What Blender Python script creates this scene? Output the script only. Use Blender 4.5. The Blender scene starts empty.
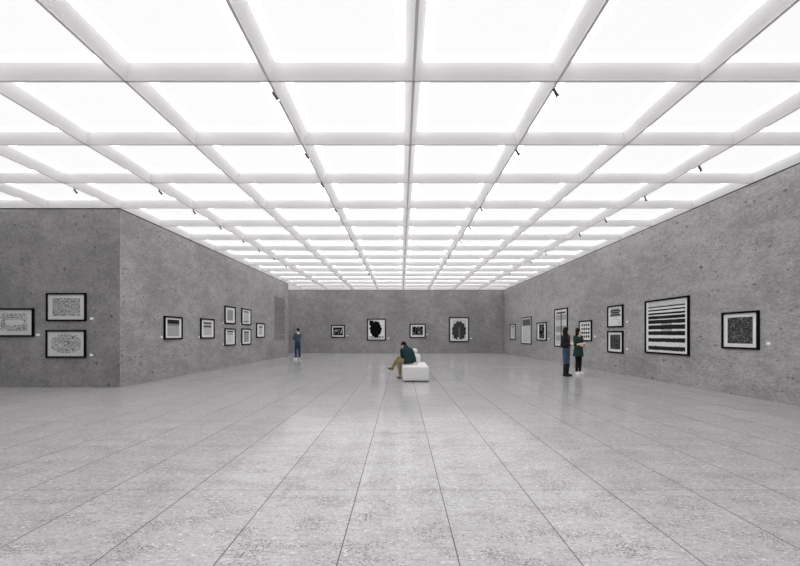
import bpy, bmesh, math, random
from mathutils import Vector as V, Matrix, noise
random.seed(7)
C = bpy.context.collection
PI = math.pi
F = 422.0                      # focal length in pixels
EYE = 1.40; H = 4.75           # eye height, height of the beams' undersides
XR = 7.76; XL = -7.455; YB = 31.73; YF = 11.19; YE = 27.95; XS = -13.17; YN = -3.76
CX0 = 0.165; CS = 1.905; RY0 = 5.583; RS = 1.868
# ------------------------------------------------------------------ helpers
def link(o, parent=None):
    C.objects.link(o)
    if parent: o.parent = parent
    return o
def obj(name, bm, mat, parent=None, smooth=False, loc=None):
    me = bpy.data.meshes.new(name)
    bmesh.ops.recalc_face_normals(bm, faces=bm.faces)
    bm.to_mesh(me); bm.free()
    if smooth:
        for p in me.polygons: p.use_smooth = True
    if mat: me.materials.append(mat)
    o = bpy.data.objects.new(name, me)
    if loc: o.location = loc
    return link(o, parent)
def tag(o, label=None, cat=None, group=None, kind=None):
    if label: o['label'] = label
    if cat: o['category'] = cat
    if group: o['group'] = group
    if kind: o['kind'] = kind
    return o
def empty(name, loc, rz=0, label=None, cat=None, group=None):
    o = bpy.data.objects.new(name, None); o.empty_display_size = .1
    o.location = loc; o.rotation_euler = (0, 0, rz)
    link(o); return tag(o, label, cat, group)
def box(bm, x0, x1, y0, y1, z0, z1, bev=0, seg=2):
    r = bmesh.ops.create_cube(bm, size=1)
    vs = r['verts']
    for v in vs:
        v.co = V(((x0+x1)/2 + v.co.x*(x1-x0), (y0+y1)/2 + v.co.y*(y1-y0), (z0+z1)/2 + v.co.z*(z1-z0)))
    if bev:
        es = list({e for v in vs for e in v.link_edges})
        bmesh.ops.bevel(bm, geom=es, offset=bev, segments=seg, affect='EDGES', profile=.5)
def ring_frame(bm, w, h, b, y0, y1, bev=0):
    """picture-frame ring in the XZ plane, outer w x h, border b, from y0 (front) to y1 (back)"""
    def rect(a, c, y): return [bm.verts.new((sx*a, y, sz*c)) for sx, sz in ((-1,-1),(1,-1),(1,1),(-1,1))]
    O0, I0 = rect(w/2-bev, h/2-bev, y0), rect(w/2-b, h/2-b, y0)
    Om = rect(w/2, h/2, y0+bev) if bev else O0
    O1, I1 = rect(w/2, h/2, y1), rect(w/2-b, h/2-b, y1)
    for i in range(4):
        j = (i+1) % 4
        bm.faces.new((O0[i], O0[j], I0[j], I0[i]))
        if bev: bm.faces.new((O0[i], O0[j], Om[j], Om[i]))
        bm.faces.new((Om[i], Om[j], O1[j], O1[i]))
        bm.faces.new((I0[i], I0[j], I1[j], I1[i]))
        bm.faces.new((O1[i], O1[j], I1[j], I1[i]))
# ------------------------------------------------------------------ node helper
class N:
    def __init__(s, name):
        s.m = bpy.data.materials.new(name); s.m.use_nodes = True
        s.t = s.m.node_tree; s.b = s.t.nodes['Principled BSDF']; s._xyz = None
    def new(s, typ, **k):
        n = s.t.nodes.new(typ)
        for a, v in k.items(): setattr(n, a, v)
        return n
    def put(s, sock, v):
        if isinstance(v, bpy.types.NodeSocket): s.t.links.new(v, sock)
        elif v is not None: sock.default_value = v
    def m_(s, op, a, b=None, c=None, clamp=False):
        n = s.new('ShaderNodeMath', operation=op, use_clamp=clamp)
        s.put(n.inputs[0], a)
        if b is not None: s.put(n.inputs[1], b)
        if c is not None: s.put(n.inputs[2], c)
        return n.outputs[0]
    def add(s, a, b): return s.m_('ADD', a, b)
    def sub(s, a, b): return s.m_('SUBTRACT', a, b)
    def mul(s, a, b): return s.m_('MULTIPLY', a, b)
    def gt(s, a, b): return s.m_('GREATER_THAN', a, b)
    def lt(s, a, b): return s.m_('LESS_THAN', a, b)
    def step(s, a, lo, hi):
        n = s.new('ShaderNodeMapRange'); n.interpolation_type = 'SMOOTHSTEP'
        s.put(n.inputs[0], a); n.inputs[1].default_value = lo; n.inputs[2].default_value = hi
        return n.outputs[0]
    def coord(s):
        return s.new('ShaderNodeTexCoord').outputs['Object']
    def xyz(s):
        if not s._xyz:
            n = s.new('ShaderNodeSeparateXYZ'); s.put(n.inputs[0], s.coord()); s._xyz = n.outputs
        return s._xyz
    def vec(s, scale=(1,1,1), loc=(0,0,0)):
        n = s.new('ShaderNodeMapping'); s.put(n.inputs[0], s.coord())
        n.inputs[1].default_value = loc; n.inputs[3].default_value = scale
        return n.outputs[0]
    def noise(s, scale, detail=3, rough=.5, vec=None, dist=0):
        n = s.new('ShaderNodeTexNoise'); s.put(n.inputs['Vector'], vec or s.coord())
        n.inputs['Scale'].default_value = scale; n.inputs['Detail'].default_value = detail
        n.inputs['Roughness'].default_value = rough; n.inputs['Distortion'].default_value = dist
        return n.outputs[0]
    def voro(s, scale, vec=None, feature='F1', out='Distance'):
        n = s.new('ShaderNodeTexVoronoi', feature=feature); s.put(n.inputs['Vector'], vec or s.coord())
        n.inputs['Scale'].default_value = scale
        return n.outputs[out]
    def mix(s, f, a, b):
        n = s.new('ShaderNodeMix', data_type='RGBA')
        s.put(n.inputs[0], f)
        for i, v in ((6, a), (7, b)):
            if isinstance(v, (int, float)): v = (v, v, v, 1)
            elif isinstance(v, tuple) and len(v) == 3: v = (*v, 1)
            s.put(n.inputs[i], v)
        return n.outputs[2]
    def bump(s, h, strength=.2, dist=.01):
        n = s.new('ShaderNodeBump'); n.inputs['Strength'].default_value = strength
        n.inputs['Distance'].default_value = dist; s.put(n.inputs['Height'], h)
        s.put(s.b.inputs['Normal'], n.outputs[0])
    def out(s, col, rough=.6, spec=.5):
        if isinstance(col, tuple): col = (*col, 1) if len(col) == 3 else col
        s.put(s.b.inputs['Base Color'], col); s.put(s.b.inputs['Roughness'], rough)
        s.b.inputs['Specular IOR Level'].default_value = spec
        return s.m
def plain(name, col, rough=.6, spec=.4, var=.08, sc=12):
    n = N(name); f = n.noise(sc, 3)
    return n.out(n.mix(f, tuple(c*(1-var) for c in col), tuple(min(1, c*(1+var)) for c in col)), rough, spec)
# ------------------------------------------------------------------ materials
def concrete(name, a, off, st=1.0):
    n = N(name); x_, y_, z__ = n.xyz()
    cb = n.new('ShaderNodeCombineXYZ'); n.put(cb.inputs[0], n.mul(n.add(n.add(x_, y_), off[0]), st)); n.put(cb.inputs[1], z__)
    P2 = cb.outputs[0]
    def v2(scale):
        q = n.new('ShaderNodeTexVoronoi', voronoi_dimensions='2D'); n.put(q.inputs['Vector'], P2); q.inputs['Scale'].default_value = scale
        return q.outputs['Distance']
    big = n.noise(.55, 4, .55, P2); mid = n.noise(3.2, 5, .6, P2); fine = n.noise(32, 3, .7, P2)
    cloud = n.noise(9, 4, .7, P2, .6)
    gran = n.noise(20, 4, .75, P2)
    t = n.add(n.mul(big, .28), n.add(n.mul(mid, .22), n.add(n.mul(cloud, .22), n.mul(gran, .36))))
    t = n.step(t, .44, .66)
    c = n.mix(t, tuple(a*x*.62 for x in (1,.965,.975)), tuple(a*x*1.22 for x in (1,.968,.975)))
    c = n.mix(n.mul(n.step(fine, .40, .62), .42), c, a*.60)
    pit = v2(2.6); sz = n.mul(n.step(n.noise(5, 1, .5, P2), .42, .80), .135)
    p1 = n.lt(pit, n.sub(sz, .010))
    pit2 = n.lt(v2(7.0), n.mul(n.step(n.noise(2.3, 3, .5, P2), .42, .70), .19))
    pp = n.m_('MAXIMUM', p1, n.mul(pit2, .7))
    c = n.mix(n.mul(pp, .75), c, a*.22)
    lime = n.step(n.noise(6.5, 6, .75, P2, .8), .58, .70)
    c = n.mix(n.mul(lime, .30), c, a*1.6)
    n.bump(n.sub(mid, pp), .15, .01)
    return n.out(c, .62, .35)
M = {}  # concrete tone per wall paints in its light: facing walls darkened, side walls lighter
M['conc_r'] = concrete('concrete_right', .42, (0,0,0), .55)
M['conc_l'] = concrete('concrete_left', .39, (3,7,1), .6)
M['conc_f'] = concrete('concrete_front_dimmed', .275, (8,1,5))
M['conc_b'] = concrete('concrete_back_dimmed', .345, (2,9,3))
def floor_mat():
    n = N('travertine_floor'); x, y, z = n.xyz()
    u = n.m_('DIVIDE', n.sub(x, .357), .7465); v = n.m_('DIVIDE', n.sub(y, .80), 1.5)
    fu = n.m_('ABSOLUTE', n.sub(n.m_('FRACT', n.add(u, .5)), .5)); fv = n.m_('ABSOLUTE', n.sub(n.m_('FRACT', n.add(v, .5)), .5))
    ju = n.lt(fu, .0042/.7465); jv = n.lt(fv, .0045/1.5)
    cb = n.new('ShaderNodeCombineXYZ'); n.put(cb.inputs[0], n.m_('FLOOR', u)); n.put(cb.inputs[1], n.m_('FLOOR', v))
    w = n.new('ShaderNodeTexWhiteNoise'); n.put(w.inputs[0], cb.outputs[0])
    c = n.mix(w.outputs[0], (.455,.446,.448), (.51,.50,.502))
    cloud = n.noise(2.0, 5, .65, n.vec((.6,1.3,1)), .4)
    c = n.mix(n.mul(n.step(cloud, .38, .72), .45), c, (.37,.362,.362))
    vein = n.noise(20, 5, .75, n.vec((.75,1.25,1)), .3)
    c = n.mix(n.mul(n.step(vein, .48, .66), .62), c, (.30,.29,.29))
    pit = n.noise(72, 3, .75, n.vec((.75,1.1,1)), .2)
    dens = n.step(n.noise(3.5, 4, .6, n.vec((.7,1.4,1), (4,4,0))), .35, .7)
    pp = n.step(n.add(pit, n.mul(dens, .10)), .60, .66)
    c = n.mix(n.mul(pp, .95), c, (.06,.055,.05))
    lt = n.step(n.noise(30, 3, .6, n.vec((.7,1.2,1), (2,2,0))), .55, .7)
    c = n.mix(n.mul(lt, .55), c, (.80,.795,.80))
    c = n.mix(n.mul(ju, .80), c, .05); c = n.mix(n.mul(jv, .6), c, .08)
    n.bump(n.sub(1.0, pp), .05, .002)
    r = n.add(.065, n.mul(cloud, .12))
    return n.out(c, n.add(r, n.mul(pp, .3)), .27)
M['floor'] = floor_mat()
M['beam'] = plain('white_painted_beam', (.93,.92,.925), .55, .3, .01)
M['rail'] = plain('grey_track_rail', (.74,.71,.69), .5, .3, .03)
M['gap'] = plain('painted_gap_shade', (.05,.05,.05), .8, .1)  # dark colour standing in for shade at the wall tops
def panel_mat():
    n = N('luminous_panel')
    n.b.inputs['Emission Color'].default_value = (1, .995, 1, 1); n.b.inputs['Emission Strength'].default_value = .93
    return n.out((.1,.1,.1), .6, .1)
M['panel'] = panel_mat()
def edge_mat():  # white panel border, widened and brightened as an added source for the beams
    n = N('added_edge_glow')
    n.b.inputs['Emission Color'].default_value = (1, .995, 1, 1); n.b.inputs['Emission Strength'].default_value = 3.6
    return n.out((.3,.3,.3), .6, .1)
M['edge'] = edge_mat()
M['frame'] = plain('black_lacquered_frame', (.003,.003,.003), .6, .06, .2)
M['frame_g'] = plain('dark_grey_frame', (.035,.034,.035), .45, .35, .1)
M['mount_w'] = plain('white_mount_board', (.80,.79,.79), .8, .1, .02)
M['mount_g'] = plain('grey_mount_board', (.60,.585,.59), .8, .1, .03)
M['placard'] = plain('white_card', (.95,.94,.95), .6, .2, .01)
M['sofa'] = plain('white_upholstery', (.70,.695,.70), .7, .2, .015, 40)
M['black_metal'] = plain('black_metal', (.07,.07,.07), .35, .5)
M['silver'] = plain('silver_metal', (.55,.54,.54), .3, .6)
M['ink'] = plain('grey_lettering', (.085,.083,.085), .8, .1)
def lens_mat():
    n = N('spot_lens'); n.b.inputs['Emission Color'].default_value = (1,.93,.9,1); n.b.inputs['Emission Strength'].default_value = 3
    return n.out((.9,.8,.8), .2)
M['lens'] = lens_mat()
# ------------------------------------------------------------------ the room
def wall(name, x0, x1, y0, y1, mat, z1=H):
    bm = bmesh.new(); box(bm, x0, x1, y0, y1, 0, z1); return tag(obj(name, bm, mat), kind='structure')
bm = bmesh.new(); box(bm, XS-.3, XR+.3, YN-.3, YB+.3, -.12, 0); tag(obj('floor', bm, M['floor']), kind='structure')
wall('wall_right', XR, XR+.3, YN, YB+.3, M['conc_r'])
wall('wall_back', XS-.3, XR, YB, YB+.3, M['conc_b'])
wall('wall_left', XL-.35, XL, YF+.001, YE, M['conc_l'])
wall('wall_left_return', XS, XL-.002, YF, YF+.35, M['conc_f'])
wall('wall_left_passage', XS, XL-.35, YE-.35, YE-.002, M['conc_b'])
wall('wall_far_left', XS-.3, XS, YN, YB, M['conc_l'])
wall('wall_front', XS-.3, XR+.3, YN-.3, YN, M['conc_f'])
# dark strips painting in the shade where the walls meet the ceiling
tn = 0
def gap_shade_strip(x0, x1, y0, y1):
    global tn; tn += 1
    bm = bmesh.new(); box(bm, x0, x1, y0, y1, H-.028, H-.001); tag(obj('trim_%d' % tn, bm, M['gap']), kind='structure')
e = .004
gap_shade_strip(XR-e, XR+.01, YN+.02, YB-.01); gap_shade_strip(XS+.02, XR-.01, YB-e, YB+.01)
gap_shade_strip(XL-.01, XL+e, YF+.01, YE-.01); gap_shade_strip(XS+.02, XL-.004, YF-e, YF+.01)
# coffered grid: sloping beam flanks, small upright lip, luminous panel on top
S, W_, HF, LIP = .018, .105, .165, .045
xk = list(range(-7, 4)); yk = list(range(-5, 14))
def cell_on(i, j):
    if j < 3 or j >= 12: return True
    return i >= -4
bm = bmesh.new(); cells = []
for i in xk:
    for j in yk:
        if not cell_on(i, j): continue
        x0, x1 = CX0+CS*i, CX0+CS*(i+1); y0, y1 = RY0+RS*j, RY0+RS*(j+1)
        cells.append((i, j, x0, x1, y0, y1))
        def rg(s, z): return [bm.verts.new(p) for p in ((x0+s,y0+s,z),(x1-s,y0+s,z),(x1-s,y1-s,z),(x0+s,y1-s,z))]
        rings = [rg(0, H), rg(S, H), rg(S+.004, H+.012), rg(W_+.004, H+HF), rg(W_+.012, H+HF+.012), rg(W_+.014, H+HF+LIP)]
        for a, b in zip(rings, rings[1:]):
            for k in range(4):
                bm.faces.new((a[k], a[(k+1)%4], b[(k+1)%4], b[k]))
bmesh.ops.remove_doubles(bm, verts=bm.verts, dist=.0005)
for f in bm.faces: pass
tag(obj('ceiling', bm, M['beam']), kind='structure')
bm = bmesh.new(); box(bm, XS-.3, XR+.3, YN-.3, YB+.3, H+HF+LIP+.03, H+HF+LIP+.2)
tn += 1; tag(obj('trim_%d' % tn, bm, M['beam']), kind='structure')
# slim track rails under the beams
def rail(x0, x1, y0, y1):
    global tn; tn += 1
    bm = bmesh.new(); box(bm, x0, x1, y0, y1, H-.006, H-.0005); tag(obj('trim_%d' % tn, bm, M['rail']), kind='structure')
for i in range(-6, 4):
    x = CX0+CS*i
    if i < -4:
        rail(x-S, x+S, YN+.01, YF-.01)
    elif i == -4: rail(x-S, x+S, YN+.01, YF-.01)
    else: rail(x-S, x+S, YN+.01, YB-.01)
for j in range(-4, 14):
    y = RY0+RS*j
    xa = XS+.01 if (j < 3 or j > 12) else XL+.01
    rail(xa, XR-.01, y-S*.8, y+S*.8)
ordn = ['front','second','third','fourth','fifth','sixth','seventh','eighth','ninth','tenth','eleventh','twelfth','thirteenth','fourteenth','fifteenth']
pm = None
for (i, j, x0, x1, y0, y1) in cells:
    o = bpy.data.objects.new('light_panel', None); o.empty_display_size = .2; link(o)
    if pm is None:
        hx, hy = CS/2-W_-.016, RS/2-W_-.016; g = .12
        bm = bmesh.new(); box(bm, -hx+g, hx-g, -hy+g, hy-g, -.010, .004); a_ = obj('diffuser', bm, M['panel'], o)
        bm = bmesh.new()
        for q in ((-hx,hx,-hy,-hy+g),(-hx,hx,hy-g,hy),(-hx,-hx+g,-hy+g,hy-g),(hx-g,hx,-hy+g,hy-g)): box(bm, *q, .004, .012)
        b_ = obj('added_edge_strip', bm, M['edge'], o); pm = (a_.data, b_.data)  # glowing border strip added to light the beams
    else:
        link(bpy.data.objects.new('diffuser', pm[0]), o); link(bpy.data.objects.new('added_edge_strip', pm[1]), o)
    o.location = ((x0+x1)/2, (y0+y1)/2, H+HF+LIP-.004)
    if j < -1: lab = 'glowing white square ceiling panel overhead behind the viewpoint'
    else:
        n_ = i+1 if i >= 0 else -i
        side = 'right' if i >= 0 else 'left'
        lab = 'glowing white ceiling panel, %s row, %s bay %s of the centre beam' % (ordn[j+1], ['first','second','third','fourth','fifth','sixth','seventh'][n_-1], side)
    tag(o, lab, 'light panel', 'luminous ceiling panels')
# ------------------------------------------------------------------ spotlights on the rails
def spot_proto():
    r = empty('spotlight', (0,0,0))
    bm = bmesh.new(); box(bm, -.014, .014, -.035, .035, -.016, 0, .003)
    r1 = bmesh.ops.create_cone(bm, cap_ends=True, segments=10, radius1=.006, radius2=.006, depth=.035)
    for v in r1['verts']: v.co.z -= .03
    obj('track_adapter', bm, M['silver'], r)
    rot = Matrix.Translation((.0,0,-.055)) @ Matrix.Rotation(math.radians(-36), 4, 'Y') @ Matrix.Rotation(math.radians(12), 4, 'X')
    bm = bmesh.new(); bmesh.ops.create_cone(bm, cap_ends=True, segments=20, radius1=.022, radius2=.019, depth=.12)
    for v in bm.verts: v.co = rot @ (v.co + V((0,0,-.03)))
    obj('lamp_head', bm, M['black_metal'], r)
    bm = bmesh.new(); bmesh.ops.create_cone(bm, cap_ends=True, segments=20, radius1=.016, radius2=.016, depth=.008)
    for v in bm.verts: v.co = rot @ (v.co + V((0,0,-.092)))
    obj('lens', bm, M['lens'], r)
    return r
sp = spot_proto(); first = True
runs = [(-1.74, [5.78,7.73,9.24,11.13,14.7,16.3,22.9], 'inner left beam'),
        (2.07, [5.69,7.56,10.99,12.85,14.8,18.35], 'inner right beam'),
        (5.88, [8.31,10.17,12.14,13.9,17.16,19.09,22.87], 'outer right beam'),
        (-5.55, [9.71,11.30,12.94,14.82,16.47,18.44,20.33], 'outer left beam'),
        (XL, [9.65], 'beam above the wall corner')]
nth = ['nearest','second','third','fourth','fifth','sixth','farthest','farthest']
for X, ys, nm in runs:
    for k, y in enumerate(ys):
        if first: o = sp; first = False
        else:
            o = sp.copy(); link(o)
            for ch in sp.children:
                c = ch.copy(); link(c, o)
        # keep each fixture clear of the crossing beams' undersides
        o.location = (X, y, H-.006); o.rotation_euler = (0, 0, 0)
        which = 'farthest' if (k == len(ys)-1 and k) else nth[k]
        if len(ys) == 1: which = 'single'
        tag(o, 'small black spotlight on the %s, %s' % (nm, 'the only one there' if which == 'single' else which + ' one from the viewer'), 'spotlight', 'track spotlights under the ceiling beams')
# ------------------------------------------------------------------ artwork
def art(kind, w, h, seed=0.0, **k):
    n = N('print_' + kind); x, y, z = n.xyz()
    u = n.m_('DIVIDE', x, w/2); v = n.m_('DIVIDE', z, h/2)       # -1..1
    off = (seed, 0, seed*1.7)
    sd = n.vec((1,1,1), off)
    paper = k.get('paper', .78); ink = .004
    def lines(freq, sc, thr, dist=.6):
        f = n.noise(sc, 2, .5, sd, dist)
        return n.gt(n.m_('SINE', n.mul(f, freq)), thr)
    r2 = n.m_('SQRT', n.add(n.mul(u, u), n.mul(v, v)))
    au, av = n.m_('ABSOLUTE', u), n.m_('ABSOLUTE', v)
    if kind == 'doodle_wreath':
        ed = n.add(n.m_('MAXIMUM', au, av), n.mul(n.sub(n.noise(9, 2, .5, sd), .5), .5))
        mask = n.mul(n.lt(ed, .95), n.gt(n.add(n.m_('MAXIMUM', n.mul(au, 1.0), n.mul(av, 2.2)), n.mul(n.sub(n.noise(7, 2, .5, sd), .5), .6)), .62))
        ink_f = n.mul(mask, lines(60, 7, .45, 1.6)); paper = .56
    elif kind == 'doodle_block':
        mask = n.lt(n.m_('MAXIMUM', au, av), .96)
        ink_f = n.mul(mask, n.m_('MAXIMUM', lines(64, 8, .4, 1.8), n.gt(n.noise(60, 1, .5, sd), .62))); paper = .56
    elif kind == 'doodle_oval':
        ed = n.add(r2, n.mul(n.sub(n.noise(8, 2, .5, sd), .5), .5))
        mask = n.lt(ed, 1.05)
        ink_f = n.mul(mask, n.m_('MAXIMUM', lines(56, 5.5, .5, 2.0), n.gt(n.noise(40, 1, .5, sd), .66))); paper = .56
    elif kind == 'bands':     # dark bars over a fine grey texture; bars: (v0, v1, darkness)
        g = n.noise(90, 2, .6, n.vec((.6,1,1.6), off)); lin = n.m_('SINE', n.mul(z, k.get('lf', 260)))
        base = n.add(n.mul(n.step(n.add(g, n.mul(lin, .06)), .35, .65), .5), k.get('base', .15))
        ink_f = n.m_('SUBTRACT', 1.0, base, clamp=True); ink_f = n.mul(ink_f, k.get('tex', .7))
        for v0, v1, d in k['bars']:
            wob = n.mul(n.sub(n.noise(30, 2, .5, sd), .5), .10)
            inb = n.mul(n.gt(n.add(v, wob), v0), n.lt(n.add(v, wob), v1))
            ink_f = n.m_('MAXIMUM', ink_f, n.mul(inb, d))
        ink_f = n.mul(ink_f, n.lt(n.m_('MAXIMUM', au, av), .99))
    elif kind == 'faces':
        f = n.noise(11, 3, .6, sd, .8); ink_f = n.sub(1.0, n.mul(n.step(f, .52, .62), n.step(n.sub(1.0, n.m_('ABSOLUTE', v)), .05, .5)))
    elif kind == 'blob':
        ed = n.add(n.m_('SQRT', n.add(n.m_('POWER', n.m_('DIVIDE', n.add(u, .12), .80), 2.0), n.m_('POWER', n.m_('DIVIDE', n.sub(v, .05), .88), 2.0))), n.mul(n.sub(n.noise(4.5, 3, .6, sd), .5), .8))
        corner = n.mul(n.lt(u, -.45), n.gt(v, .45)); low = n.mul(n.lt(v, -.72), n.gt(n.noise(16, 3, .6, sd), .5))
        ink_f = n.m_('MAXIMUM', n.lt(ed, 1.0), n.m_('MAXIMUM', corner, low))
        ink_f = n.mul(ink_f, n.sub(1.0, n.mul(n.step(n.noise(30, 3, .6, sd), .58, .7), .12)))
    elif kind == 'collage':
        ink_f = n.sub(1.0, n.mul(n.step(n.noise(9, 3, .7, sd, 1.0), .52, .66), .75))
    elif kind == 'fan':
        a = n.m_('ARCTAN2', u, n.add(v, .15)); pet = n.mul(n.m_('ABSOLUTE', n.m_('SINE', n.mul(a, 6.0))), .14)
        rr = n.m_('SQRT', n.add(n.mul(u, u), n.m_('POWER', n.mul(n.add(v, .15), .98), 2.0)))
        body = n.lt(rr, n.add(.86, pet))
        spine = n.mul(n.lt(n.m_('ABSOLUTE', n.sub(u, .02)), .07), n.lt(v, .2))
        tex = n.mul(n.step(n.m_('SINE', n.mul(a, 24.0)), .4, 1.0), .25)
        back = n.mul(n.step(n.noise(28, 3, .6, sd), .42, .6), .55)
        ink_f = n.m_('MAXIMUM', n.mul(body, n.sub(1.0, n.m_('MAXIMUM', tex, n.mul(spine, .22)))), back)
        hole = n.lt(n.add(n.m_('POWER', n.m_('DIVIDE', n.add(u, .1), .14), 2.0), n.m_('POWER', n.m_('DIVIDE', n.add(v, .86), .07), 2.0)), 1.0)
        ink_f = n.mul(ink_f, n.sub(1.0, hole))
    elif kind == 'stripes':
        ink_f = None; p = .93
        vv = n.add(v, n.mul(n.sub(n.noise(2.2, 2, .5, n.vec((1,1,6), off)), .5), .03))
        bars = [(.80,.85),(.66,.72),(.50,.58),(.32,.45),(.125,.28),(-.11,.065),(-.355,-.19),(-.64,-.475),(-.98,-.815)]
        ink_f = 0.0
        rag = n.mul(n.sub(n.noise(26, 3, .7, sd), .5), n.mul(n.step(n.mul(v, -1.0), -.1, .9), .16))
        va = n.add(vv, rag)
        for a_, b_ in bars:
            ink_f = n.m_('MAXIMUM', ink_f, n.mul(n.gt(va, a_), n.lt(va, b_)))
        thin = n.mul(n.gt(vv, .86), n.mul(n.gt(n.m_('SINE', n.mul(vv, 110.0)), .4), .45))
        ink_f = n.mul(n.m_('MAXIMUM', ink_f, thin), .97)
        sq = n.mul(n.lt(n.m_('ABSOLUTE', n.sub(u, .05)), .28), n.lt(n.m_('ABSOLUTE', n.add(v, .08)), .22))
        sqi = n.mul(n.lt(n.m_('ABSOLUTE', n.sub(u, .05)), .25), n.lt(n.m_('ABSOLUTE', n.add(v, .08)), .19))
        ink_f = n.m_('MAXIMUM', ink_f, n.mul(n.sub(sq, sqi), .6))
        ink_f = n.m_('MAXIMUM', ink_f, n.mul(sqi, .45))
    elif kind == 'weave':
        g = n.new('ShaderNodeTexNoise'); n.put(g.inputs['Vector'], n.vec((1,1,1), off)); 
        g.inputs['Scale'].default_value = 17; g.inputs['Detail'].default_value = 4; g.inputs['Roughness'].default_value = .75; g.inputs['Distortion'].default_value = 2.5
        ink_f = n.sub(.96, n.mul(n.step(g.outputs[0], .52, .63), k.get('lt', .42)))
    elif kind == 'roof':
        c1 = n.mul(n.mul(n.gt(v, -.02), n.lt(v, .86)), n.lt(au, n.add(.82, n.mul(n.m_('SINE', n.mul(v, 14.0)), .14))))
        gaps = n.gt(n.m_('SINE', n.mul(v, 26.0)), .55)
        c1 = n.mul(c1, n.sub(1.0, n.mul(gaps, .4)))
        sc = n.mul(n.gt(n.noise(20, 3, .6, sd), .60), n.mul(n.lt(v, -.3), n.gt(u, .1)))
        arc = n.lt(n.m_('ABSOLUTE', n.sub(n.m_('SQRT', n.add(n.mul(u, u), n.m_('POWER', n.add(v, .95), 2.0))), .7)), .03)
        ink_f = n.m_('MAXIMUM', n.mul(c1, .93), n.m_('MAXIMUM', n.mul(sc, .6), n.mul(arc, .35))); paper = .72
    elif kind == 'grid_marks':
        cu = n.m_('FRACT', n.mul(n.add(u, 1.0), 2.0)); cv = n.m_('FRACT', n.mul(n.add(v, 1.0), 2.0))
        d = n.m_('SQRT', n.add(n.m_('POWER', n.sub(cu, .5), 2.0), n.m_('POWER', n.mul(n.sub(cv, .5), 1.2), 2.0)))
        d = n.add(d, n.mul(n.sub(n.noise(22, 3, .6, sd), .5), 1.1))
        ink_f = n.mul(n.lt(d, .42), .93)
    elif kind == 'mast':
        bar = n.mul(n.gt(v, .86), n.lt(v, .95)); bar = n.mul(bar, n.lt(au, .85))
        col = n.mul(n.lt(n.m_('ABSOLUTE', n.sub(u, .05)), .10), n.lt(v, .9)); 
        blk = n.mul(n.lt(n.m_('ABSOLUTE', n.sub(n.m_('ABSOLUTE', n.add(v, 0.0)), .62)), .16), .45)
        mid = n.mul(n.lt(n.m_('ABSOLUTE', n.add(v, .08)), .18), .55)
        tx = n.mul(n.step(n.noise(22, 3, .6, n.vec((1,1,.6), off)), .4, .6), .25)
        ink_f = n.m_('MAXIMUM', n.mul(n.m_('MAXIMUM', bar, col), .9), n.m_('MAXIMUM', n.m_('MAXIMUM', blk, mid), tx)); paper = .66
    return n.out(n.mix(ink_f, paper, ink), .9, .02)
def picture(kind, ctr, rz, w, h, pw, ph, label, group=None, fr=.05, frm='frame', mount='mount_w', pdx=0, pdz=0, name='framed_print', **k):
    r = empty(name, ctr, rz, label, 'picture', group)
    bm = bmesh.new(); ring_frame(bm, w, h, fr, -.05, 0, .006)
    obj('frame', bm, M[frm], r)
    bm = bmesh.new(); box(bm, -w/2+fr-.004, w/2-fr+.004, -.018, -.004, -h/2+fr-.004, h/2-fr+.004)
    obj('mount', bm, M[mount], r)
    bm = bmesh.new(); box(bm, -pw/2, pw/2, -.002, 0, -ph/2, ph/2)
    obj('print', bm, art(kind, pw, ph, **k), r, loc=(pdx, -.0185, pdz))
    return r
pic_n = 0
def placard(x, y, z, rz, label, s=1.0):
    s *= .85
    bm = bmesh.new(); box(bm, -.055*s, .055*s, -.006, 0, -.035*s, .035*s)
    o = obj('wall_placard', bm, M['placard']); o.location = (x, y, z); o.rotation_euler = (0,0,rz)
    tag(o, label, 'label', 'white caption cards beside the pictures')
RZ_R, RZ_L = -PI/2, PI/2
G = .0005
def on_right(kind, yn, yf, zb, zt, pwf, phf, label, **k):
    return picture(kind, (XR-G, (yn+yf)/2, (zb+zt)/2), RZ_R, yf-yn, zt-zb, (yf-yn)*pwf, (zt-zb)*phf, label, **k)
def on_left(kind, yn, yf, zb, zt, pwf, phf, label, **k):
    return picture(kind, (XL+G, (yn+yf)/2, (zb+zt)/2), RZ_L, yf-yn, zt-zb, (yf-yn)*pwf, (zt-zb)*phf, label, **k)
def facing(kind, Y, x0, x1, y0, y1, pwf, phf, label, **k):
    s = Y/F; xa, xb = (x0-401)*s, (x1-401)*s; zt, zb = EYE+(334.5-y0)*s, EYE+(334.5-y1)*s
    return picture(kind, ((xa+xb)/2, Y-G, (zt+zb)/2), 0, xb-xa, zt-zb, (xb-xa)*pwf, (zt-zb)*phf, label, **k)
gr = 'framed works on the right wall'; gl = 'framed works on the left wall'; gb = 'framed works on the back wall'; gf = 'framed drawings on the near left wall'
on_right('weave', 9.12, 10.17, 1.065, 1.925, .68, .70, 'black framed dark scribbled square print, nearest picture on the right wall', group=gr, fr=.045, seed=3.1)
on_right('stripes', 11.33, 13.37, .818, 2.453, .84, .88, 'large framed print of heavy black horizontal stripes on the right wall', group=gr, fr=.05, seed=1.3, pdz=.0, paper=.74)
on_right('roof', 14.70, 15.80, 1.657, 2.453, .74, .80, 'framed print of black layered roof shape, upper of the stacked pair on right wall', group=gr, seed=2.2)
on_right('weave', 14.70, 15.80, .733, 1.53, .66, .66, 'framed dark grey textured print, lower of the stacked pair on right wall', group=gr, seed=6.2, lt=.35)
on_right('grid_marks', 17.12, 18.32, 1.12, 1.987, .70, .74, 'framed sheet of rows of black marks, behind the woman in the green tunic', group=gr, seed=4.4)
on_right('mast', 19.6, 21.25, .80, 2.66, .80, .86, 'tall framed grey print with a black upright, behind the woman in jacket', group=gr, seed=5.1, frm='frame')
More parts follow.
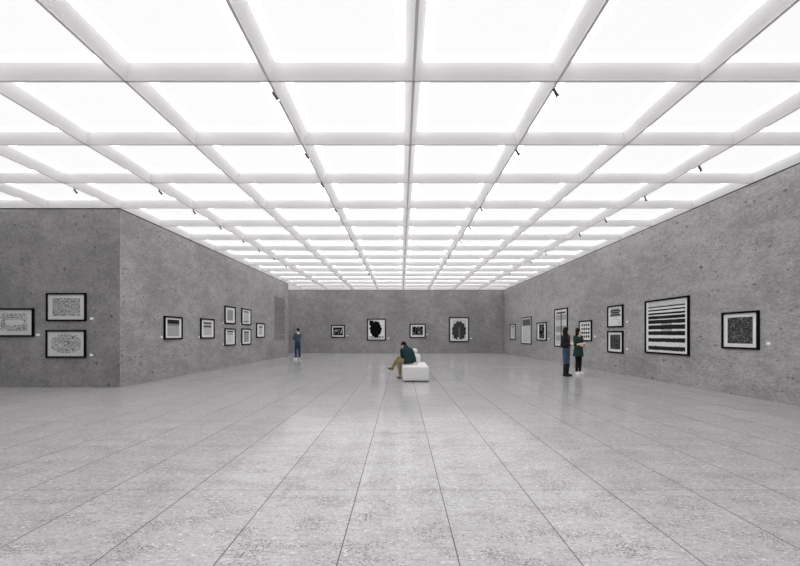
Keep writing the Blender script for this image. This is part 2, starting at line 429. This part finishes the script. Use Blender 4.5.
on_right('collage', 22.45, 24.0, 1.065, 2.07, .56, .78, 'framed print with a black rectangle, third from the far end of right wall', group=gr, seed=7.7, fr=.06)
on_right('bands', 25.05, 27.15, .81, 2.48, .80, .86, 'tall grey framed print with dark upper part, second from far end of right wall', group=gr, frm='frame_g', fr=.06, seed=8.4, bars=[(.42,.97,.85)], base=.35, tex=.8)
on_right('bands', 28.55, 29.85, 1.05, 2.12, .52, .72, 'small pale framed print with grey centre, farthest on the right wall', group=gr, frm='frame_g', fr=.07, seed=9.4, bars=[(.8,1,.8)], base=.35)
facing('faces', YB, 331.1, 345.1, 324.9, 337.9, .70, .62, 'small landscape framed print with black patches, leftmost on the back wall', group=gb, frm='frame_g', fr=.09, seed=1.9)
facing('blob', YB, 367, 386, 318.6, 340.6, .74, .82, 'framed print of a big black rounded blob on the back wall', group=gb, frm='frame_g', fr=.09, seed=2.9)
facing('collage', YB, 409.5, 425.7, 323.7, 338, .66, .62, 'small landscape framed mottled print on back wall, right above the seated man', group=gb, frm='frame_g', fr=.09, seed=3.9)
facing('fan', YB, 449, 469, 317, 342, .72, .80, 'framed print of a black fan shaped plant form, rightmost on the back wall', group=gb, frm='frame_g', fr=.09, seed=4.9)
on_left('bands', 13.24, 14.34, 1.237, 1.99, .66, .72, 'black framed print with a dark top band, nearest on the long left wall', group=gl, seed=1.1, bars=[(.50,1,.97),(.25,.5,.7)], base=.0, tex=.66)
on_left('bands', 15.65, 16.79, 1.244, 2.008, .60, .66, 'framed print with two dark bars at the top, second along the left wall', group=gl, seed=2.1, bars=[(.72,.95,.95),(.2,.45,.9)], base=.25)
on_left('bands', 17.8, 18.93, 1.856, 2.62, .56, .62, 'framed evenly dark grey print, upper nearer one in the left wall cluster', group=gl, seed=3.1, bars=[], base=.05, tex=.85)
on_left('bands', 17.8, 18.93, .919, 1.666, .56, .70, 'framed print with one black bar above pale drawing, lower nearer in the left cluster', group=gl, seed=4.1, bars=[(.78,1,.97),(.35,.65,.5)], base=.45)
on_left('bands', 19.68, 20.9, 1.857, 2.635, .54, .68, 'framed grey print with dark top and bottom bars, upper farther one in left cluster', group=gl, seed=5.1, bars=[(.8,1,.95),(-1,-.8,.8)], base=.3)
on_left('bands', 19.68, 20.9, .906, 1.684, .54, .66, 'framed charcoal print with black top edge, lower farther one in left cluster', group=gl, seed=6.1, bars=[(.75,1,.9)], base=.02, tex=.8)
on_left('bands', 21.7, 23.0, 1.235, 2.0, .46, .62, 'small framed speckled print, last before the wall text on the left wall', group=gl, seed=7.1, bars=[(.6,.9,.8),(-.7,-.5,.5)], base=.3)
kw = dict(group=gf, fr=.04, mount='mount_g')
facing('doodle_wreath', YF, -4.6, 34.6, 308.3, 336.6, .72, .66, 'framed line drawing with an empty middle, cut off by left edge', seed=1.5, **kw)
facing('doodle_block', YF, 47, 86.8, 293.1, 321.1, .72, .66, 'framed dense rectangular line drawing, upper of the two by the wall corner', seed=2.5, **kw)
facing('doodle_oval', YF, 46.7, 86.5, 330, 357.7, .74, .68, 'framed oval tangle drawing, lower of the two by the wall corner', seed=3.5, **kw)
# caption cards
def card_f(Y, x, y, lab, s=1.0):
    k = Y/F; placard((x-401)*k, Y-G, EYE+(334.5-y)*k, 0, lab, s)
card_f(YF, 38, 334.7, 'white caption card right of the drawing cut off by the left edge')
card_f(YF, 91.8, 318.5, 'white caption card right of the upper drawing near wall corner')
card_f(YF, 91.5, 355, 'white caption card right of the lower drawing near wall corner')
card_f(YB, 347.4, 335.6, 'white caption card right of the leftmost back wall picture', 1.3)
card_f(YB, 388.4, 338.2, 'white caption card right of the black blob picture', 1.3)
card_f(YB, 427.1, 334.5, 'white caption card right of small mottled picture on back wall', 1.3)
card_f(YB, 471.2, 338.2, 'white caption card right of the fan shaped plant picture', 1.3)
def card_side(X, x, y, lab, s=1.0):
    Y = F*abs(X)/abs(x-401); placard(X, Y, EYE+(334.5-y)*Y/F, RZ_R if X > 0 else RZ_L, lab, s)
card_side(XR-G, 768.6, 343.4, 'white caption card right of the dark scribbled square print')
card_side(XR-G, 627.2, 321.8, 'white caption card beside the layered roof print, upper of the pair')
card_side(XR-G, 627.2, 348.9, 'white caption card beside the dark textured print, lower of the pair')
card_side(XR-G, 595.2, 336.4, 'white caption card right of the print with rows of marks', 1.2)
card_side(XR-G, 548.6, 338.6, 'white caption card right of the print with black rectangle', 1.2)
card_side(XL+G, 161.6, 337.1, 'white caption card left of nearest print on long left wall')
card_side(XL+G, 198.9, 337.0, 'white caption card left of the print with two dark bars')
card_side(XL+G, 223.0, 322.9, 'white caption card at foot of upper nearer print in left cluster')
card_side(XL+G, 223.0, 344.0, 'white caption card at foot of lower nearer print in left cluster')
card_side(XL+G, 240.4, 323.9, 'white caption card at foot of upper farther print in left cluster')
card_side(XL+G, 240.4, 344.0, 'white caption card at foot of lower farther print in left cluster')
# wall text: small dark lines of lettering straight on the concrete (unreadable at this distance)
bm = bmesh.new(); z = 3.62
rnd = random.Random(5)
while z > 1.03:
    y = 24.85; end = 27.1 - (rnd.random()*.12)
    para = rnd.random() < .05
    if para: end = 25.4 + rnd.random()*1.3
    while y < end:
        wl = rnd.uniform(.04, .16); 
        yy = y
        while yy < min(y+wl, end):        # letters of a word
            lw = rnd.uniform(.010, .017); hh = rnd.choice((.024, .024, .036))
            box(bm, XL, XL+.0015, yy, yy+lw*.72, z, z+hh); yy += lw
        y += wl + rnd.choice((.018,.022,.05))
    z -= .062 if not para else .085
tag(obj('wall_text', bm, M['ink']), 'tall block of small dark lettering printed on left wall near its far end', 'text')
# ------------------------------------------------------------------ sofa bench
r = empty('bench', (.44, 13.47, 0), 0, 'white upholstered block bench with a low stacked back, in the middle of the hall', 'bench')
def cushion(bm, x0, x1, y0, y1, z0, z1, b, seg=5): box(bm, x0, x1, y0, y1, z0, z1, b, seg)
bm = bmesh.new(); cushion(bm, -.38, .385, -1.03, 1.03, .030, .457, .045)
obj('seat_block', bm, M['sofa'], r, True)
bm = bmesh.new(); box(bm, -.33, .335, -.97, .97, 0, .05); obj('plinth', bm, M['black_metal'], r)
bm = bmesh.new(); cushion(bm, -.20, .21, .58, 1.02, .45, .745, .075, 6); obj('back_cushion', bm, M['sofa'], r, True)
bm = bmesh.new(); cushion(bm, -.18, .115, .64, .98, .715, .92, .085, 6); obj('bolster', bm, M['sofa'], r, True)
# ------------------------------------------------------------------ people
def P(bm, kind, *a):
    pass
def ell(bm, c, r, R=None, seg=20):
    q = bmesh.ops.create_uvsphere(bm, u_segments=seg, v_segments=seg//2+2, radius=1)
    for v in q['verts']:
        p = V((v.co.x*r[0], v.co.y*r[1], v.co.z*r[2]))
        if R: p = R @ p
        v.co = p + V(c)
def cap(bm, a, ra, b, rb, e0=True, e1=True, seg=16):
    a, b = V(a), V(b); d = b-a; L = d.length
    if L < 1e-5: return
    q = d.to_track_quat('Z', 'Y').to_matrix()
    rings = []
    def rg(t, r):
        return [bm.verts.new(a + q @ V((r*math.cos(2*PI*k/seg), r*math.sin(2*PI*k/seg), t))) for k in range(seg)]
    if e0:
        for s in (-.97, -.8, -.5): rings.append(rg(ra*s, ra*math.sqrt(1-s*s)))
    rings.append(rg(0, ra)); rings.append(rg(L, rb))
    if e1:
        for s in (.5, .8, .97): rings.append(rg(L+rb*s, rb*math.sqrt(1-s*s)))
    for A, B in zip(rings, rings[1:]):
        for k in range(seg): bm.faces.new((A[k], A[(k+1)%seg], B[(k+1)%seg], B[k]))
    bm.faces.new(rings[0]); bm.faces.new(rings[-1])
def chain(bm, pts, e0=True, e1=True):
    for i in range(len(pts)-1):
        cap(bm, pts[i][0], pts[i][1], pts[i+1][0], pts[i+1][1], e0 or i > 0, e1 or i < len(pts)-2)
def loft(bm, rings, seg=24):
    """rings: (centre, right, forward, rx, ry)"""
    L = []
    for c, rt, fw, rx, ry in rings:
        L.append([bm.verts.new(V(c) + V(rt)*rx*math.cos(2*PI*k/seg) + V(fw)*ry*math.sin(2*PI*k/seg)) for k in range(seg)])
    for A, B in zip(L, L[1:]):
        for k in range(seg): bm.faces.new((A[k], A[(k+1)%seg], B[(k+1)%seg], B[k]))
    bm.faces.new(L[0]); bm.faces.new(L[-1])
def skin(name, bm, mat, parent, vox=.007, sm=4):
    bmesh.ops.recalc_face_normals(bm, faces=bm.faces)
    me = bpy.data.meshes.new('tmp'); bm.to_mesh(me); bm.free()
    t = bpy.data.objects.new('tmp', me); C.objects.link(t)
    m = t.modifiers.new('r', 'REMESH'); m.mode = 'VOXEL'; m.voxel_size = vox; m.use_smooth_shade = True
    if sm:
        s = t.modifiers.new('s', 'SMOOTH'); s.factor = .5; s.iterations = sm
    dg = bpy.context.evaluated_depsgraph_get(); dg.update()
    out = bpy.data.meshes.new_from_object(t.evaluated_get(dg)); out.name = name
    bpy.data.objects.remove(t); bpy.data.meshes.remove(me)
    for p in out.polygons: p.use_smooth = True
    out.materials.clear(); out.materials.append(mat)
    o = bpy.data.objects.new(name, out); return link(o, parent)
def hand(bm, w, d, n, side, curl=.5, s=1.0):
    """w wrist, d direction of the hand, n palm-facing normal, side = direction of the thumb"""
    d = V(d).normalized(); n = V(n); n = (n - d*n.dot(d)).normalized(); t = V(side); t = (t - d*t.dot(d) - n*t.dot(n)).normalized()
    w = V(w)
    for k in (-1, -.33, .33, 1):
        cap(bm, w + t*k*.014*s, .015*s, w + d*.078*s + t*k*.028*s, .0125*s)
    lens = ((-1, .060), (-.33, .073), (.33, .080), (1, .072))
    for k, L in lens:
        p = w + d*.080*s + t*k*.030*s; a = curl*.35; r = .0092*s
        for q, fr in enumerate((.45, .31, .24)):
            a += curl*.55 if q else 0
            nd = (d*math.cos(a) + n*math.sin(a) + t*k*.05).normalized()
            e_ = p + nd*L*fr*s; cap(bm, p, r, e_, r*.9); p = e_; r *= .92
            a += curl*.3
    p = w + d*.018*s + t*.022*s
    for nd, L in (((d*.55+t*.75+n*.25).normalized(), .042), ((d*.85+t*.35+n*.4).normalized(), .032), ((d*.9+t*.05+n*.45).normalized(), .024)):
        e_ = p + nd*L*s; cap(bm, p, .0115*s, e_, .0098*s); p = e_
def head(bm, c, R, s=1.0):
    """c: centre of the skull; R columns = right, forward, up"""
    def L(x, y, z): return V(c) + R @ (V((x, y, z))*s)
    ell(bm, L(0, -.012, .022), (.074*s, .092*s, .086*s), R)
    ell(bm, L(0, .020, -.030), (.060*s, .066*s, .078*s), R)
    ell(bm, L(0, .048, -.082), (.030*s, .026*s, .024*s), R)        # chin
    for x in (-1, 1): ell(bm, L(x*.038, .052, -.022), (.024*s, .022*s, .026*s), R)   # cheeks
    ell(bm, L(0, .068, .022), (.050*s, .016*s, .012*s), R)          # brow
    cap(bm, L(0, .078, .008), .009*s, L(0, .098, -.030), .013*s)  # nose
    for x in (-1, 1):
        ell(bm, L(x*.012, .086, -.032), (.009*s, .009*s, .008*s), R)
        ell(bm, L(x*.076, -.004, -.006), (.008*s, .018*s, .030*s), R)   # ears
    ell(bm, L(0, .074, -.058), (.026*s, .014*s, .010*s), R)
def face_details(root_body, c, R, M_, s=1.0):
    def L(x, y, z): return V(c) + R @ (V((x, y, z))*s)
    for x in (-1, 1):
        bm = bmesh.new(); ell(bm, L(x*.030, .0755, .004), (.013*s, .007*s, .006*s), R, 12)
        e_ = obj('eye', bm, M_['eye'], root_body, True)
        bm = bmesh.new(); cap(bm, L(x*.016, .084, .021), .0035*s, L(x*.045, .076, .020), .0025*s, seg=8)
        obj('eyebrow', bm, M_['hair'], root_body, True)
    bm = bmesh.new(); ell(bm, L(0, .0865, -.059), (.022*s, .005*s, .0065*s), R, 12)
    obj('mouth', bm, M_['lips'], root_body, True)
def skin_mat(name, c):
    n = N(name); f = n.noise(18, 3)
    n.b.inputs['Subsurface Weight'].default_value = .08; n.b.inputs['Subsurface Radius'].default_value = (.01,.004,.002)
    return n.out(n.mix(f, tuple(x*.93 for x in c), tuple(min(1, x*1.05) for x in c)), .5, .4)
def cloth(name, c, var=.18, sc=9):
    n = N(name); f = n.noise(sc, 4, .6); w = n.noise(160, 2)
    col = n.mix(f, tuple(x*(1-var) for x in c), tuple(x*(1+var) for x in c)); n.bump(n.add(n.mul(f, 1.0), n.mul(w, .1)), .5, .02)
    return n.out(col, .85, .15)
MP = {'eye': plain('dark_eye', (.02,.015,.012), .2, .6), 'lips': plain('lips', (.50,.20,.17), .5), 'hair': plain('black_hair', (.010,.008,.007), .75, .12, .3, 60),
      'skin': skin_mat('light_skin', (.88,.66,.56)), 'skin2': skin_mat('tan_skin', (.66,.42,.29))}
MP['white'] = plain('white_canvas', (.86,.86,.86), .6, .2, .02)
MP['sole'] = plain('pale_sole', (.7,.69,.66), .7)
I3 = Matrix.Identity(3)
def shoe(J, side, mat, root, name='shoe', tall=0, r=1.0):
    a, f = J['ankle'+side], J['toe'+side]         # ankle joint, toe tip (floor level positions)
    a = V(a); f = V(f); d = (f-a); 
    heel = J['heel'+side]
    bm = bmesh.new(); up = J.get('footup'+side, V((0,0,1)))
    heel = V(heel)
    cap(bm, heel+up*.040, .037*r, heel+up*.040+(f-heel)*.50, .040*r)
    cap(bm, heel+up*.036+(f-heel)*.50, .040*r, f+up*.032-(f-heel).normalized()*.045, .034*r)
    cap(bm, heel+up*.045+(f-heel)*.10, .036*r, a+up*.0, .041*r)
    if tall:
        kn = V(J['knee'+side]); b = a + (kn-a).normalized()*tall
        cap(bm, a, .046*r, b, .066*r, True, False)
    o = skin(name, bm, mat, root, .006, 2)
    bm = bmesh.new(); dd = (f-heel); rt = dd.cross(up).normalized(); ds = dd.normalized()
    loft(bm, [(heel+dd*.46+up*z_, rt, ds, .041*r, dd.length*.5+.002) for z_ in (.0, .022)])
    obj('sole', bm, MP['sole'] if name == 'trainer' else MP['hair'], o)
    return o
def person(name, root, J, sk, s=1.0, female=False, hands=None, headR=I3):
    """J: dict of joints in the root's local frame; J['spine'] = rings (centre, right, forward, rx, ry) from crotch to neck"""
    bm = bmesh.new()
    loft(bm, J['spine'])
    nb, hc = V(J['neck']), V(J['head'])
    cap(bm, nb, .056*s, hc + headR @ V((0, -.012, -.05)), .050*s)
    head(bm, hc, headR, s)
    for S_ in 'LR':
        sh, el, wr = J['shoulder'+S_], J['elbow'+S_], J['wrist'+S_]
        cap(bm, V(J['chest']), .07*s, sh, .050*s)
        chain(bm, [(sh, .052*s), (el, .037*s)]); m = V(el).lerp(V(wr), .3); chain(bm, [(el, .036*s), (m, .038*s), (wr, .024*s)])
        hd = hands[S_]; hand(bm, wr, hd[0], hd[1], hd[2], hd[3], s)
        hp, kn, an = V(J['hip'+S_]), V(J['knee'+S_]), V(J['ankle'+S_])
        chain(bm, [(hp, .082*s), (hp.lerp(kn, .5), .070*s), (kn, .050*s)])
        chain(bm, [(kn, .048*s), (kn.lerp(an, .3), .052*s), (an, .034*s)])
        cap(bm, an, .034*s, V(J['heel'+S_]) + V((0,0,.03)), .026*s); cap(bm, V(J['heel'+S_])+V((0,0,.03)), .026*s, V(J['heel'+S_]).lerp(V(J['toe'+S_]), .75)+V((0,0,.026)), .024*s)
    b = skin('body', bm, sk, root, .006, 2)
    face_details(b, hc, headR, MP, s)
    return b
def top_garment(name, J, mat, root, s=1.0, infl=.014, sleeve=1.0, rings=None, extra=None):
    bm = bmesh.new()
    rs = rings or J['spine'][1:-1]
    loft(bm, [(c, r_, f_, rx+infl, ry+infl) for c, r_, f_, rx, ry in rs])
    for S_ in 'LR':
        sh, el, wr = V(J['shoulder'+S_]), V(J['elbow'+S_]), V(J['wrist'+S_])
        cap(bm, V(J['chest']), .085*s, sh, .055*s+infl)
        cap(bm, sh, .056*s+infl, el, .042*s+infl)
        if sleeve > 0: cap(bm, el, .042*s+infl, el.lerp(wr, sleeve), .028*s+infl, True, False)
    if extra: extra(bm)
    return skin(name, bm, mat, root, .008, 3)
def trousers(J, mat, root, s=1.0, infl=.012, low=.93, slim=False, name='trousers'):
    bm = bmesh.new()
    loft(bm, [(c, r_, f_, rx+infl, ry+infl) for c, r_, f_, rx, ry in J['spine'][:3]])
    for S_ in 'LR':
        hp, kn, an = V(J['hip'+S_]), V(J['knee'+S_]), V(J['ankle'+S_])
        chain(bm, [(hp, .084*s+infl), (hp.lerp(kn, .5), .072*s+infl), (kn, .052*s+infl)])
        q = .036 if slim else .048
        chain(bm, [(kn, .051*s+infl), (kn.lerp(an, .35), .053*s+infl), (kn.lerp(an, low), q*s+infl)], True, False)
    return skin(name, bm, mat, root, .008, 3)
X_, Y_ = V((1,0,0)), V((0,1,0))
def standing(h, female=False, sw=None, stance=.085):
    s = h/1.70; J = {}
    sw = sw or (.155*s if female else .185*s)
    z = lambda f: f*h
    hw = .155*s if female else .150*s
    J['spine'] = [(V((0,0,z(.475))), X_, Y_, hw*.75, .085*s), (V((0,0,z(.52))), X_, Y_, hw, .108*s), (V((0,0,z(.575))), X_, Y_, hw*.93, .100*s),
                  (V((0,.005,z(.63))), X_, Y_, .118*s if female else .135*s, .088*s), (V((0,.004,z(.70))), X_, Y_, .132*s if female else .15*s, .102*s),
                  (V((0,0,z(.765))), X_, Y_, .142*s if female else .165*s, .104*s), (V((0,-.012,z(.815))), X_, Y_, .125*s if female else .15*s, .078*s), (V((0,-.018,z(.845))), X_, Y_, .06*s, .055*s)]
    J['chest'] = V((0,-.008,z(.785))); J['neck'] = V((0,-.018,z(.835))); J['head'] = V((0,.012,z(.935)))
    for S_, g in (('L',-1),('R',1)):
        J['shoulder'+S_] = V((g*sw, -.012, z(.805)))
        J['hip'+S_] = V((g*.075*s, 0, z(.505))); J['knee'+S_] = V((g*stance*.95, .012, z(.285))); J['ankle'+S_] = V((g*stance, -.01, z(.052)))
        J['heel'+S_] = V((g*stance, -.045, 0)); J['toe'+S_] = V((g*(stance+.025), (.165 if female else .19)*s, 0))
    return J, s
def Rh(yaw=0, pitch=0, roll=0):
    return (Matrix.Rotation(math.radians(yaw), 3, 'Z') @ Matrix.Rotation(math.radians(pitch), 3, 'X') @ Matrix.Rotation(math.radians(roll), 3, 'Y'))
def Lh(c, R, s=1.0): return lambda x, y, z: V(c) + R @ (V((x, y, z))*s)
# --- woman in black jacket
J, s = standing(1.64, True, stance=.095)
J['elbowR'] = V((.215, -.035, 1.055)); J['wristR'] = V((.060, .185, 1.09)); J['elbowL'] = V((-.215, -.035, 1.055)); J['wristL'] = V((-.055, .175, 1.06))
w1 = empty('person', (5.56, 14.2, 0), math.radians(-138), 'person with long dark hair, black jacket and blue jeans, standing with hands clasped', 'person', 'visitors in the hall')
hR = Rh(34, -3)
person('w1', w1, J, MP['skin'], s, True, {'R': ((-.75,.5,0), (-.3,-.9,0), (0,.2,1), .9), 'L': ((.7,.55,.0), (.2,-.9,0), (0,.2,1), .8)}, hR)
m_jean = cloth('blue_denim', (.060,.090,.155), .35, 6); m_blk = cloth('black_cloth', (.018,.022,.027), .3)
trousers(J, m_jean, w1, s, .010, .80, True, 'jeans')
top_garment('jacket', J, m_blk, w1, s, .020, .93, J['spine'][2:-1])
bm = bmesh.new(); c = J['spine']
loft(bm, [(V((0,.035,.90)), X_, Y_, .075, .100), (V((0,.035,1.05)), X_, Y_, .062, .092), (V((0,.040,1.20)), X_, Y_, .058, .098), (V((0,.025,1.36)), X_, Y_, .04, .07)])
skin('shirt', bm, cloth('olive_shirt', (.12,.105,.06)), w1, .008, 2)
for S_ in 'LR': shoe(J, S_, m_blk, w1, 'boot', .34)
bm = bmesh.new(); L = Lh(J['head'], hR, s)
ell(bm, L(0,-.026,.034), (.087*s,.095*s,.090*s), hR)
for x in (-1, 1):
    chain(bm, [(L(x*.062,.018,.055), .034), (L(x*.078,-.010,-.02), .034), (L(x*.088,-.005,-.13), .036), (L(x*.095,.045,-.25), .036), (L(x*.085,.085,-.37), .020)])
    chain(bm, [(L(x*.05,-.055,.0), .05), (L(x*.07,-.055,-.13), .05), (L(x*.075,-.06,-.27), .046), (L(x*.06,-.07,-.40), .026)])
cap(bm, L(0,-.07,-.02), .055, L(0,-.085,-.38), .035)
n = N('dark_brown_hair'); z_ = n.xyz()[2]
MP['hair2'] = n.out(n.mix(n.step(z_, 1.22, 1.45), (.075,.035,.016), (.012,.009,.007)), .75, .12)
skin('hair', bm, MP['hair2'], w1, .007, 2)
# --- woman in green tunic
J, s = standing(1.62, True, stance=.085)
J['elbowR'] = V((.205, .030, 1.035)); J['wristR'] = V((-.015, .185, 1.095)); J['elbowL'] = V((-.205, .030, 1.03)); J['wristL'] = V((.060, .215, 1.015))
w2 = empty('person', (6.22, 14.8, 0), math.radians(-150), 'person with black hair in a dark green tunic and white shoes, standing with arms folded', 'person', 'visitors in the hall')
hR = Rh(30, -4)
person('w2', w2, J, MP['skin'], s, True, {'R': ((-.8,.35,-.1), (-.2,-.8,-.5), (0,.2,1), .8), 'L': ((.85,.2,.1), (-.2,-.8,0), (0,.2,1), .8)}, hR)
m_green = cloth('dark_green_cloth', (.028,.052,.045), .3); m_blk2 = cloth('black_leggings', (.012,.012,.013), .2)
trousers(J, m_blk2, w2, s, .006, .96, True, 'leggings')
def tun(bm):
    loft(bm, [(V((0,0,.64)), X_, Y_, .205, .165), (V((0,0,.80)), X_, Y_, .187, .145), (V((0,0,.95)), X_, Y_, .165, .125), (V((0,0,1.05)), X_, Y_, .145, .11)])
top_garment('tunic', J, m_green, w2, s, .018, .12, J['spine'][2:-1], tun)
for S_ in 'LR': shoe(J, S_, MP['white'], w2, 'trainer')
bm = bmesh.new(); L = Lh(J['head'], hR, s)
ell(bm, L(0,-.028,.034), (.088*s,.094*s,.090*s), hR)
for x in (-1, 1):
    chain(bm, [(L(x*.060,.018,.055), .034), (L(x*.080,-.012,-.02), .036), (L(x*.082,-.010,-.13), .030)])
    chain(bm, [(L(x*.05,-.055,.0), .05), (L(x*.055,-.055,-.14), .042)])
skin('hair', bm, MP['hair'], w2, .007, 2)
# --- man standing at the back
J, s = standing(1.75, False, stance=.14)
J['elbowR'] = V((.212, .075, 1.14)); J['wristR'] = V((-.01, .21, 1.20)); J['elbowL'] = V((-.212, .075, 1.14)); J['wristL'] = V((.05, .235, 1.14))
m1 = empty('person', (-5.80, 23.7, 0), math.radians(58), 'person in blue sweater, jeans and white trainers, standing with crossed arms near back wall', 'person', 'visitors in the hall')
hR = Rh(5, -4)
person('m1', m1, J, MP['skin2'], s, False, {'R': ((-.9,.2,-.1), (0,-.9,-.3), (0,.2,1), .8), 'L': ((.9,.1,.0), (0,-.9,0), (0,.2,1), .8)}, hR)
m_blue = cloth('blue_wool', (.058,.082,.135), .2)
trousers(J, cloth('dark_denim', (.032,.050,.095), .3), m1, s, .014, .95, False, 'jeans')
top_garment('sweater', J, m_blue, m1, s, .020, .93, J['spine'][2:-1])
for S_ in 'LR': shoe(J, S_, MP['white'], m1, 'trainer', 0, 1.12)
bm = bmesh.new(); cap(bm, V(J['neck'])+V((0,0,-.005)), .073, V(J['neck'])+V((0,.003,.035)), .063, True, False); skin('collar', bm, MP['white'], m1, .006, 1)
bm = bmesh.new(); L = Lh(J['head'], hR, s)
ell(bm, L(0,-.022,.040), (.082*s,.094*s,.082*s), hR); ell(bm, L(0,-.045,-.005), (.074*s,.062*s,.062*s), hR)
skin('hair', bm, MP['hair'], m1, .007, 2)
# --- seated man, joints relative to the hip point
O = V((.23, 13.10, 0))
f = V((-.62, .78, 0)).normalized(); rt = V((f.y, -f.x, 0))      # facing away to the left
def w(x, y, z): return V((x, y, z)) - O
J = {}; up = V((0,0,1))
hipc = V((0,0,.55))
sp_pts = [(0, .490, .150, .115, 0), (0, .57, .160, .120, .0), (-.02, .66, .145, .108, .0), (-.005, .76, .155, .108, 0), (.045, .86, .158, .118, 0), (.085, .935, .125, .105, 0), (.14, .985, .05, .04, 0)]
J['spine'] = []
for k, (fw, z, rx, ry, _) in enumerate(sp_pts):
    ff = (f + up*(-.35 if k > 2 else 0)).normalized(); J['spine'].append((f*fw + up*z, rt, ff, rx, ry))
J['chest'] = f*.08 + up*.925; J['neck'] = f*.13 + up*.985; J['head'] = f*.225 + up*1.055
J['shoulderL'] = f*.10 - rt*.160 + up*.905; J['shoulderR'] = f*.06 + rt*.155 + up*.905
J['hipL'] = -rt*.085 + f*.02 + up*.572; J['hipR'] = rt*.085 + f*.02 + up*.575
J['kneeL'] = w(-.060, 13.38, .535); J['ankleL'] = w(-.025, 13.44, .095); J['heelL'] = w(-.01, 13.40, 0); J['toeL'] = w(-.12, 13.60, 0)
J['kneeR'] = w(-.06, 13.40, .665); J['ankleR'] = w(-.285, 13.54, .335)
J['heelR'] = w(-.25, 13.52, .265); J['toeR'] = w(-.43, 13.70, .285); J['footupR'] = V((-.05, 0, 1)).normalized()
J['elbowR'] = V((.170, .03, .69)); J['wristR'] = V((.205, -.05, .532)); J['elbowL'] = V((-.19, .10, .72)); J['wristL'] = V((-.17, .28, .77))
m2 = empty('person', tuple(O), 0, 'person in dark teal sweater and khaki trousers, sitting on white bench with head bowed', 'person', 'visitors in the hall')
yaw = math.degrees(math.atan2(-f.x, f.y))
hR = Rh(yaw+16, -40)
person('m2', m2, J, MP['skin2'], 1.0, False, {'R': ((.45,-.85,-.30), (0,0,-1), (-.9,-.3,0), .02), 'L': ((-.5,.8,-.1), (0,0,-1), (.9,.3,0), .7)}, hR)
m_kh = cloth('khaki_cotton', (.26,.20,.115), .2)
trousers(J, m_kh, m2, 1.0, .012, .92, True)
top_garment('sweater', J, cloth('dark_teal_wool', (.016,.040,.044), .25), m2, 1.0, .020, .94, J['spine'][:-1], lambda b: (cap(b, J["chest"]+up*.02, .105, J["neck"]-f*.012+up*.012, .084), cap(b, J['neck']-f*.012, .074, J['neck']+f*.035+up*.035, .068, True, False)))
m_tan = plain('tan_leather', (.20,.13,.06), .5)
for S_ in 'LR': shoe(J, S_, m_tan, m2, 'shoe')
bm = bmesh.new(); L = Lh(J['head'], hR, 1.0)
ell(bm, L(0,-.020,.042), (.083,.094,.080), hR); ell(bm, L(0,-.048,.0), (.074,.060,.058), hR)
skin('hair', bm, MP['hair'], m2, .007, 2)
# ------------------------------------------------------------------ camera, world
cam = bpy.data.cameras.new('camera'); co = bpy.data.objects.new('camera', cam); link(co)
cam.sensor_width = 36; cam.lens = 36*F/800
cam.shift_x = -1/800; cam.shift_y = (334.5-283)/800
co.location = (0, 0, EYE); co.rotation_euler = (PI/2, 0, 0)
cam.clip_end = 200
sc = bpy.context.scene; sc.camera = co
wd = bpy.data.worlds.new('world'); sc.world = wd; wd.use_nodes = True
wd.node_tree.nodes['Background'].inputs[0].default_value = (.8,.8,.8,1); wd.node_tree.nodes['Background'].inputs[1].default_value = .2
sc.view_settings.view_transform = 'Standard'; sc.view_settings.look = 'None'
sc.view_settings.exposure = 0; sc.view_settings.gamma = 1; sc.view_settings.use_curve_mapping = False
